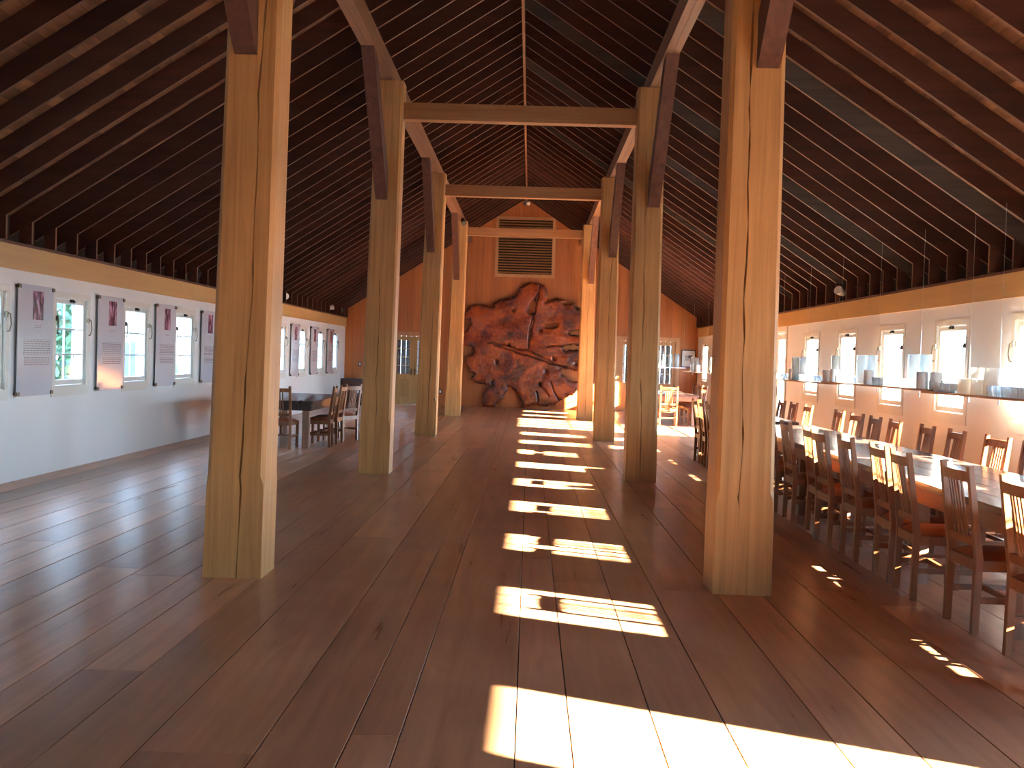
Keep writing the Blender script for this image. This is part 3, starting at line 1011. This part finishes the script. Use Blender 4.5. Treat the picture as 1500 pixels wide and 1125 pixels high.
g = tag(empty('gable_lamp', (0.0, YE, 6.34)), 'small white twin lamp at the peak of the far gable', 'lamp')
MB().box(-0.10, 0.10, -0.05, 0.0, -0.04, 0.05).build('lamp_base', M_lampwhite, g)
for s in (-1, 1):
    MB().tube((s * 0.05, -0.05, 0), (s * 0.06, -0.15, -0.05), 0.035, 0.055, 12).build('lamp_head', M_lampwhite if s > 0 else M_black, g)

for (xx, zz, lab) in ((-2.50, 0.44, 'small outlet plate low on the far wall beside the burl slab'), (-5.02, 1.22, 'small green switch plate on the far wall above the dark sideboard')):
    o = tag(empty('wall_plate', (xx, YE, zz)), lab, 'outlet')
    MB().box(-0.045, 0.045, -0.008, 0, -0.07, 0.07).build('plate', M_black, o)
    MB().box(-0.026, 0.026, -0.012, -0.008, -0.045, 0.045).build('socket', M_lampwhite, o)

o = tag(empty('framed_picture', (5.13, YE, 1.42)), 'framed black and white picture on the far wall by the corner', 'picture')
mb = MB()
for a, b, z0, z1 in ((-0.22, -0.195, 0, 0.54), (0.195, 0.22, 0, 0.54), (-0.195, 0.195, 0, 0.025), (-0.195, 0.195, 0.515, 0.54)):
    mb.box(a, b, -0.03, 0, z0, z1)
mb.build('frame', M_black, o)
MB().box(-0.195, 0.195, -0.014, -0.008, 0.025, 0.515).build('mat_board', M_paper, o)
def drawing_material():
    m, nt, b = new_mat('grey_drawing')
    n = nt.nodes.new('ShaderNodeTexNoise'); n.inputs['Scale'].default_value = 22; n.inputs['Detail'].default_value = 5
    tc = nt.nodes.new('ShaderNodeTexCoord'); r = nt.nodes.new('ShaderNodeValToRGB')
    r.color_ramp.elements[0].position = 0.4; r.color_ramp.elements[0].color = (0.06, 0.06, 0.065, 1)
    r.color_ramp.elements[1].position = 0.62; r.color_ramp.elements[1].color = (0.72, 0.72, 0.70, 1)
    nt.links.new(tc.outputs['Object'], n.inputs['Vector']); nt.links.new(n.outputs['Fac'], r.inputs['Fac']); nt.links.new(r.outputs[0], b.inputs['Base Color'])
    return m
MB().box(-0.10, 0.12, -0.016, -0.014, 0.21, 0.38).build('drawing', drawing_material(), o)

# ------------------------------------------------------------------ chairs (origin on the floor, seat centre; the back is at -y, the sitter looks to +y)
def make_chair():
    r = empty('slat_back_chair')
    # rear posts: upright to the seat, raked above it
    for s in (-1, 1):
        mb = MB()
        x0, x1 = s * 0.20 - 0.019, s * 0.20 + 0.019
        poly = [(-0.235, 0), (-0.195, 0), (-0.183, 0.45), (-0.262, 1.0), (-0.292, 0.995), (-0.226, 0.45)]
        mb.prism(poly, 'X', x0, x1).build('back_post', M_chair, r)
        MB().box(s * 0.205 - 0.02, s * 0.205 + 0.02, 0.175, 0.215, 0, 0.435).build('leg', M_chair, r)
        MB().box(s * 0.203 - 0.011, s * 0.203 + 0.011, -0.19, 0.18, 0.185, 0.22).build('stretcher', M_chair, r)
    MB().box(-0.20, 0.20, -0.012, 0.012, 0.19, 0.222).build('stretcher', M_chair, r)
    mb = MB()
    mb.box(-0.19, 0.19, -0.222, -0.198, 0.375, 0.44); mb.box(-0.19, 0.19, 0.183, 0.207, 0.375, 0.44)
    mb.box(-0.215, -0.192, -0.19, 0.18, 0.375, 0.44); mb.box(0.192, 0.215, -0.19, 0.18, 0.375, 0.44)
    mb.build('seat_frame', M_chair, r)
    # padded seat, domed
    mb = MB(); n = 6
    for i in range(n + 1):
        for j in range(n + 1):
            u, w = -1 + 2 * i / n, -1 + 2 * j / n
            e = (1 - u ** 4) * (1 - w ** 4)
            mb.v.append((0.213 * u, 0.008 + 0.205 * w, 0.443 + 0.038 * e ** 0.5))
    for i in range(n):
        for j in range(n):
            a = i * (n + 1) + j
            mb.f.append((a, a + n + 1, a + n + 2, a + 1))
    b0 = len(mb.v)
    mb.v += [(-0.213, -0.197, 0.437), (0.213, -0.197, 0.437), (0.213, 0.213, 0.437), (-0.213, 0.213, 0.437)]
    mb.f.append((b0, b0 + 3, b0 + 2, b0 + 1))
    mb.build('seat', M_leather, r, smooth=True)
    yz = lambda z: -0.204 - (z - 0.45) * (0.074 / 0.55)
    # curved top rail
    mb = MB(); k = 6
    for i in range(k + 1):
        u = -1 + 2 * i / k
        yb = yz(0.95) - 0.022 * (1 - u * u)
        for dy, z in ((-0.011, 0.900), (0.011, 0.900), (0.005, 0.962), (-0.017, 0.962)):
            mb.v.append((0.184 * u, yb + dy, z))
    for i in range(k):
        for q in range(4):
            a, b = i * 4 + q, i * 4 + (q + 1) % 4
            mb.f.append((a, b, b + 4, a + 4))
    mb.f += [(3, 2, 1, 0), (k * 4, k * 4 + 1, k * 4 + 2, k * 4 + 3)]
    mb.build('top_rail', M_chair, r)
    MB().beam((-0.182, yz(0.545), 0.545), (0.182, yz(0.545), 0.545), 0.05, 0.02, (0, -0.13, 1)).build('lower_rail', M_chair, r)
    for i in range(5):
        xx = -0.084 + i * 0.042
        bow = 0.018 * (1 - (xx / 0.184) ** 2)
        MB().beam((xx, yz(0.56), 0.555), (xx, yz(0.91) - bow, 0.91), 0.021, 0.010, (1, 0, 0)).build('slat', M_chair, r)
    return r


chair0 = make_chair()
first = [True]


def chair(x, y, rz, label, group):
    """x, y: middle of the two rear feet; rz: heading the sitter looks to (0 = +y)"""
    o = chair0 if first[0] else copy_tree(chair0)
    first[0] = False
    c, s = math.cos(rz), math.sin(rz)
    oy = 0.213
    o.location = (x - s * oy, y + c * oy, 0)
    o.rotation_euler = (0, 0, rz)
    tag(o, label, 'chair', group)
    return o


RIGHT = -math.pi / 2      # looks to +x
LEFT = math.pi / 2        # looks to -x
near_row = [5.80, 6.66, 7.57, 8.16, 8.93, 9.70, 10.20, 11.05, 11.80, 12.55, 13.35]
for i, y in enumerate(near_row):
    lab = 'slat-back wooden chair on the aisle side of the long table, %s from the viewer' % ordinal(i)
    chair(2.895 + random.uniform(-0.03, 0.03), y, RIGHT + random.uniform(-0.06, 0.06), lab, 'chairs on the aisle side of the long table')
far_row = [8.85, 9.60, 10.45, 11.18, 12.18, 12.86, 13.63, 14.45]
for i, y in enumerate(far_row):
    lab = 'slat-back wooden chair on the window side of the long table, %s from the viewer' % ordinal(i)
    chair(4.27 + random.uniform(-0.03, 0.03), y, LEFT + random.uniform(-0.06, 0.06), lab, 'chairs on the window side of the long table')


# ------------------------------------------------------------------ tables
def table(name, x0, x1, y0, y1, label, planks=5, top_mat=None, apron_mat=None, leg_mat=None, leg=0.085, nlegs=2, along='Y', group=None):
    cx, cy = (x0 + x1) / 2, (y0 + y1) / 2
    r = tag(empty(name, (cx, cy, 0)), label, 'table', group)
    W, L_ = x1 - x0, y1 - y0
    pw = W / planks
    for i in range(planks):
        MB().cbox(0.001, pw - 0.001, -L_ / 2, L_ / 2, 0.715, 0.76, 0.003).build('top_plank', top_mat or M_tabletop, r, (-W / 2 + i * pw, 0, 0))
    ax, ay = W / 2 - 0.05, L_ / 2 - 0.10
    am = apron_mat or M_apron
    for s in (-1, 1):
        MB().box(-0.014, 0.014, -ay, ay, 0.60, 0.714).build('apron', am, r, (s * ax, 0, 0))
        MB().box(-ax, ax, -0.014, 0.014, 0.60, 0.714).build('apron', am, r, (0, s * ay, 0))
    for i in range(nlegs):
        yy = -ay + 0.05 + (2 * ay - 0.10) * i / (nlegs - 1)
        for s in (-1, 1):
            mb = MB()
            mb.prism([(-leg / 2, -leg / 2), (leg / 2, -leg / 2), (leg / 2, leg / 2), (-leg / 2, leg / 2)], 'Z', 0, 0.714)
            mb.build('leg', leg_mat or M_tleg, r, (s * (ax - leg / 2 - 0.02), yy, 0))
    return r


table('dining_table', 3.02, 4.10, 4.7, 9.70, 'long polished table nearest the viewer under the glass shelf', 5, nlegs=4, group='long tables by the sunny wall')
table('dining_table', 3.02, 4.10, 9.72, 14.75, 'long polished table continuing behind the nearest one', 5, nlegs=4, group='long tables by the sunny wall')
table('dining_table', 3.02, 4.10, 15.6, 18.4, 'short table with dark chairs beyond the long tables', 5, nlegs=2, group='long tables by the sunny wall')
for i, y in enumerate((15.95, 16.62, 17.25)):
    chair(2.93 + 0.0 * i, y, RIGHT + (0.05, -0.06, 0.04)[i], 'slat-back chair in shadow at the short middle table, %s from the viewer' % ordinal(i), 'chairs at the short middle table')
for i, y in enumerate((16.1, 17.0, 17.8)):
    chair(4.3, y, LEFT, 'slat-back chair between the short middle table and sunny wall, %s from the viewer' % ordinal(i), 'chairs at the short middle table')

table('dining_table', 3.25, 4.45, 27.0, 30.6, 'sunlit table near the far wall beyond the middle table', 5, nlegs=2, group='long tables by the sunny wall')
chair(3.62, 26.35, 0.0, 'sunlit chair with its back to the viewer at the far table', 'chairs at the far sunlit table')
for i, y in enumerate((27.55, 28.3, 29.1)):
    chair(4.62, y, LEFT + 0.1, 'sunlit chair along the window side of the far table, %s from the viewer' % ordinal(i), 'chairs at the far sunlit table')
chair(3.02, 28.0, RIGHT, 'chair on the aisle side of the far sunlit table', 'chairs at the far sunlit table')

# dark table on the left with its chairs
table('dark_table', -4.45, -3.20, 17.36, 20.6, 'dark topped table between the posts and the panelled wall', 5, M_darkwood, M_darkwood, M_tleg, 0.11, 2)
GL = 'chairs around the dark table'
chair(-3.70, 17.14, -0.06, 'chair with its back to the viewer at the near end of the dark table', GL)
chair(-4.22, 17.20, 0.05, 'chair at the near end of the dark table closest to the panels', GL)
chair(-3.00, 17.92, LEFT + 0.06, 'first of two chairs tucked into the aisle side of dark table', GL)
chair(-2.98, 18.62, LEFT - 0.05, 'second of two chairs tucked into the aisle side of dark table', GL)
chair(-2.90, 19.25, LEFT - 0.5, 'turned chair standing pulled away from the dark table', GL)
chair(-4.66, 18.6, RIGHT, 'chair on the panelled wall side of the dark table, nearer one', GL)
chair(-4.66, 19.6, RIGHT, 'chair on the panelled wall side of the dark table, farther one', GL)

# ------------------------------------------------------------------ sideboard and bin in the far corner
sb = tag(empty('sideboard', (-4.95, 33.35, 0)), 'dark topped sideboard in the far corner by the panelled wall', 'sideboard')
MB().cbox(-0.53, 0.53, -0.25, 0.25, 0.70, 0.77, 0.006).build('top', M_darkwood, sb)
mb = MB(); mb.box(-0.48, 0.48, -0.20, 0.22, 0.06, 0.70); mb.build('body', M_brace, sb)
for k in range(3):
    d = MB().box(-0.15, 0.15, -0.02, 0.0, -0.26, 0.26).build('door', M_brace, sb, (-0.32 + k * 0.32, -0.201, 0.38))
    MB().tube((0, -0.02, 0), (0, -0.045, 0), 0.012, 0.016, 8).build('knob', M_iron, d, (0.11, 0, 0.05))
bn = tag(empty('waste_bin', (-4.72, 32.45, 0)), 'small black waste bin with white liner in front of sideboard', 'bin')
MB().lathe([(0.001, 0.01), (0.11, 0.01), (0.14, 0.42), (0.125, 0.42), (0.10, 0.05)], 16).build('bin_body', M_black, bn)
MB().lathe([(0.143, 0.36), (0.147, 0.43), (0.13, 0.435), (0.122, 0.36)], 16).build('bin_liner', M_paper, bn)

# ------------------------------------------------------------------ hanging shelf with glassware by the sunny wall
SX = 4.93
SZ = 1.29
seg = [(6.0, 12.75, 0.0), (12.55, 17.1, 0.022), (16.95, 21.2, 0.0), (26.4, 32.6, 0.0)]
wires = [7.3, 9.0, 10.97, 11.72, 13.2, 14.8, 16.6, 18.5, 20.4, 27.0, 29.0, 31.5]
SH = [tag(empty('hanging_shelf', (SX, 6.0, SZ)), 'long narrow wire-hung wooden shelf in front of the sunny windows', 'shelf'),
      tag(empty('hanging_shelf', (SX, 26.4, SZ)), 'far wire-hung shelf near the corner, past the glazed doors', 'shelf')]
for a, b, dz in seg:
    h = SH[0 if b < 22 else 1]
    MB().box(-0.14, 0.14, 0, b - a, 0, 0.022).build('shelf_board', M_shelf, h, (0, a - h.location.y, dz))
for y in wires:
    h = SH[0 if y < 22 else 1]
    zt = under(SX) + 0.02 - SZ
    mb = MB()
    mb.tube((0.0, 0, -0.05), (0.0, 0, zt), 0.0014, 0.0014, 6)
    mb.tube((0, 0, -0.06), (0, 0, -0.01), 0.009, 0.009, 8)
    mb.build('hanging_wire', M_steel, h, (0, y - h.location.y, 0))


def shelf_z(y):
    for a, b, dz in seg:
        if a <= y <= b:
            z = SZ + dz + 0.022
            if 12.55 <= y <= 12.75 or 16.95 <= y <= 17.1: z = SZ + 0.044
            return z
    return SZ + 0.022


tall_mesh = MB().lathe([(0.001, 0.0), (0.075, 0.0), (0.075, 0.405), (0.071, 0.405), (0.071, 0.012), (0.001, 0.012)], 18).mesh('tall_vase', M_vase, True)
frost_mesh = MB().lathe([(0.001, 0.0), (0.068, 0.0), (0.07, 0.01), (0.07, 0.2), (0.066, 0.2), (0.065, 0.012), (0.001, 0.012)], 18).mesh('frosted_vase', M_frost, True)
frost_big = MB().lathe([(0.001, 0.0), (0.10, 0.0), (0.104, 0.01), (0.104, 0.285), (0.099, 0.285), (0.098, 0.012), (0.001, 0.012)], 20).mesh('frosted_cylinder', M_frost, True)
frost_low = MB().lathe([(0.001, 0.0), (0.082, 0.0), (0.085, 0.01), (0.085, 0.165), (0.08, 0.165), (0.079, 0.012), (0.001, 0.012)], 18).mesh('frosted_pot', M_frost, True)
tumb_mesh = MB().lathe([(0.001, 0.0), (0.027, 0.0), (0.033, 0.105), (0.030, 0.105), (0.025, 0.014), (0.001, 0.014)], 10).mesh('tumbler', M_tumbler, True)

ware = []      # y, dx, mesh, radius
for y in (13.10, 13.27):
    ware.append((y, 0.02 if y < 13.2 else -0.05, 'tall_vase', tall_mesh))
for y, dx in ((15.18, 0.03), (15.34, -0.05), (16.86, 0.02), (18.90, 0.03), (19.13, -0.05), (19.33, 0.04), (27.9, 0.0), (28.2, 0.0), (31.0, 0.03), (31.3, -0.03)):
    ware.append((y, dx, 'tall_vase', tall_mesh))
for y, dx in ((12.93, -0.06), (12.80, 0.05), (15.30, 0.07), (15.02, -0.04), (17.20, -0.02), (16.68, -0.05), (19.56, 0.0), (27.2, 0), (30.5, 0.0)):
    ware.append((y, dx, 'frosted_vase', frost_mesh))
for y, dx in ((11.16, 0.03), (11.49, 0.035)):
    ware.append((y, dx, 'frosted_cylinder', frost_big))
for y, dx in ((11.31, -0.05), (11.68, -0.05), (11.84, 0.05)):
    ware.append((y, dx, 'frosted_pot', frost_low))
where = {'tall_vase': ('clear cylinder vase standing on the hanging shelf', 'vase'), 'frosted_vase': ('frosted vase standing on the hanging shelf', 'vase'),
         'frosted_cylinder': ('large frosted cylinder on the hanging shelf', 'vase'), 'frosted_pot': ('low frosted pot on the hanging shelf', 'vase')}
occupied = []
cnt = {}
for y, dx, nm, me in sorted(ware, key=lambda q: q[0]):
    k = cnt.get(nm, 0); cnt[nm] = k + 1
    o = link(nm, me, None, (SX + dx, y, shelf_z(y)))
    tag(o, '%s, %s of its kind from the viewer' % (where[nm][0], ordinal(k)), 'vase', where[nm][0] + ' in a row')
    occupied.append(y)
y = 9.0
while y < 21.0:
    if all(abs(y - q) > 0.135 for q in occupied) and all(abs(y - q) > 0.05 for q in wires) and not (12.5 < y < 12.6 or 16.9 < y < 17.15 or 12.72 < y < 12.8):
        for dx in (-0.075, 0.06):
            if dx > 0 and y > 14: continue
            tag(link('tumbler', tumb_mesh, None, (SX + dx + random.uniform(-0.01, 0.01), y + random.uniform(-0.006, 0.006), shelf_z(y))),
                'small clear tumbler in the row on the hanging shelf', 'glass', 'tumblers on the hanging shelf')
    y += 0.088

# short shelf in front of the far glazed door
fs = tag(empty('glass_shelf', (4.55, 33.35, 1.39)), 'short shelf with tall vases before the far glazed door', 'shelf')
MB().box(-0.55, 0.42, -0.12, 0.12, 0, 0.02).build('shelf_board', M_paper, fs)
for s in (-0.5, 0.37):
    MB().tube((s, 0, 0), (s, 0, under(4.55 + s) + 0.02 - 1.39), 0.0016, 0.0016, 6).build('hanging_wire', M_steel, fs)
for i, xx in enumerate((4.12, 4.32, 4.52, 4.72)):
    tag(link('tall_vase', tall_mesh, None, (xx, 33.33, 1.41)), 'clear tall vase on the short shelf by the far door, %s from the burl side' % ordinal(i), 'vase', 'vases on the short far shelf')

# ------------------------------------------------------------------ spotlights clipped above the frieze boards
def spot(x, y, z, aim, mat, label):
    r = tag(empty('spotlight', (x, y, z)), label, 'spotlight', 'spotlights above the frieze boards')
    a = Vector(aim).normalized()
    MB().box(-0.025, 0.025, -0.025, 0.025, 0.0, 0.05).build('clamp', M_black, r)
    MB().tube((0, 0, 0.05), (0, 0, 0.14), 0.01).build('stem', M_black, r)
    c = Vector((0, 0, 0.15))
    MB().tube(c - a * 0.07, c + a * 0.10, 0.045, 0.075, 14, True).build('lamp_shade', mat, r)
    return r


PZ = BAND_T + 0.03
for y, aim, mat, lab in ((18.4, (0.5, 0.5, 0.2), M_iron, 'black spotlight above the frieze beside the nearest post'),
                         (24.4, (0.4, 0.3, 0.7), M_lampwhite, 'white spotlight above the frieze, tipped upwards'),
                         (25.2, (0.5, -0.6, 0.0), M_lampwhite, 'white spotlight above the frieze facing the viewer'),
                         (31.0, (0.6, 0.4, 0.2), M_lampwhite, 'white spotlight above the frieze near the far corner'),
                         (32.5, (0.6, -0.5, 0.0), M_iron, 'black spotlight above the frieze in the far corner')):
    spot(XL + 0.02, y, PZ, aim, mat, lab)
spot(XR - 0.02, 18.35, PZ, (-0.6, -0.5, 0.3), M_lampwhite, 'white spotlight above the frieze of the sunny wall')
for j, (xx, yy) in enumerate(((-1.58, 27.9),)):
    r = tag(empty('spotlight', (xx, yy, 5.0)), 'black spotlight on the purlin by the last post', 'spotlight', 'spotlights above the frieze boards')
    MB().box(-0.03, 0.03, -0.03, 0.03, 0.02, 0.07).build('clamp', M_black, r)
    MB().tube((0, 0, 0.02), (0.05, -0.12, -0.08), 0.05, 0.07, 12).build('lamp_shade', M_iron, r)

# ------------------------------------------------------------------ outdoors
mb = MB()
rh = random.Random(5)
hx = [-11.5, -14, -17, -21, -26]
hz = [-0.35, 2.2, 5.6, 10.0, 16.0]
hy = [-40 + 7 * i for i in range(24)]
for yy in hy:
    for a_, b_ in zip(hx, hz):
        mb.v.append((a_ + rh.uniform(-0.6, 0.6), yy, b_ + (rh.uniform(-0.5, 0.5) if b_ > 0 else 0)))
for i in range(len(hy) - 1):
    for j in range(4):
        k = i * 5 + j
        mb.f.append((k, k + 1, k + 6, k + 5))
tag(mb.build('added_hill', M_added_hill), 'added dark hill blocking the sky outside the panelled wall', 'added_hill', kind='structure')  # added to cut skylight at the left windows and its floor reflections
tag(MB().box(-90, 90, -60, 120, -0.6, -0.31).build('ground', M_ground), 'dry pale ground outside the windows', 'ground', kind='structure')
sh = tag(empty('outbuilding', (-10.6, 25.6, -0.31)), 'blue sided outbuilding seen through the nearest panelled wall window', 'building')
sidm = MB().prism([(-0.02, 0), (0.018, 0), (0.0, 0.2), (-0.02, 0.2)], 'Y', -2.2, 2.2).mesh('siding_board', M_shedpaint)
MB().box(-3.0, -0.02, -2.2, 2.2, 0, 3.6).build('body', M_shedpaint, sh)
for i in range(18):
    link('siding_board', sidm, sh, (0.0, 0, i * 0.2))
for yy in (-2.2, -0.75, 0.75, 2.2):
    MB().box(0.0, 0.04, -0.07, 0.07, 0, 3.6).build('corner_board', M_sash, sh, (0, yy, 0))
MB().prism([(-3.2, 3.6), (0.3, 3.6), (-1.5, 4.7)], 'Y', -2.4, 2.4).build('roof', M_dark, sh)


def shrub(x, y, h, w, label):
    r = tag(empty('shrub', (x, y, -0.31)), label, 'shrub')
    rnd = random.Random(int(x * 10 + y))
    mb = MB()
    for i in range(900):
        a, b = rnd.uniform(0, 2 * math.pi), math.acos(rnd.uniform(-1, 1))
        rr = rnd.uniform(0.55, 1.0)
        c = Vector((w * rr * math.sin(b) * math.cos(a), w * rr * math.sin(b) * math.sin(a), h * 0.55 + h * 0.45 * rr * math.cos(b)))
        u = Vector((rnd.uniform(-1, 1), rnd.uniform(-1, 1), rnd.uniform(-1, 1))).normalized() * 0.14
        v2 = u.orthogonal().normalized() * 0.06
        k = len(mb.v)
        mb.v += [tuple(c - u), tuple(c + v2), tuple(c + u), tuple(c - v2)]
        mb.f.append((k, k + 1, k + 2, k + 3))
    o = mb.build('foliage', M_foliage, r); o['kind'] = 'stuff'
    MB().tube((0, 0, 0), (0, 0, h * 0.6), 0.06, 0.03, 8).build('stem', M_bark, r)


shrub(-9.8, 22.2, 3.0, 1.0, 'green leafy shrub seen through the nearest panelled wall window')

# ------------------------------------------------------------------ porch beyond the far glazed doors
porch = tag(empty('porch', (0, YE + T, 0)), 'shaded plank porch seen through the far glazed doors', 'porch', kind='structure')
MB().box(-6.2, 6.2, 0, 3.6, -0.3, -0.02).build('porch_floor', M_shelf, porch)
MB().box(-6.4, 6.4, 0.05, 3.9, 2.62, 2.70).build('porch_ceiling', M_brace, porch)
pw_ = 0.17
k = 0
xx = -6.2
while xx < 6.2:
    mt = (M_rafter, M_rafter_grey, M_brace, M_rafter_grey, M_sash)[random.choice((0, 0, 1, 2, 2, 3, 4))]
    MB().box(0.006, pw_ - 0.006, 0, 0.03 + random.uniform(0, 0.02), -0.02, 2.62).build('plank', mt, porch, (xx, 3.3, 0))
    xx += pw_
MB().box(6.2, 6.26, 0.1, 3.6, -0.02, 2.62).build('side_wall', M_brace, porch)
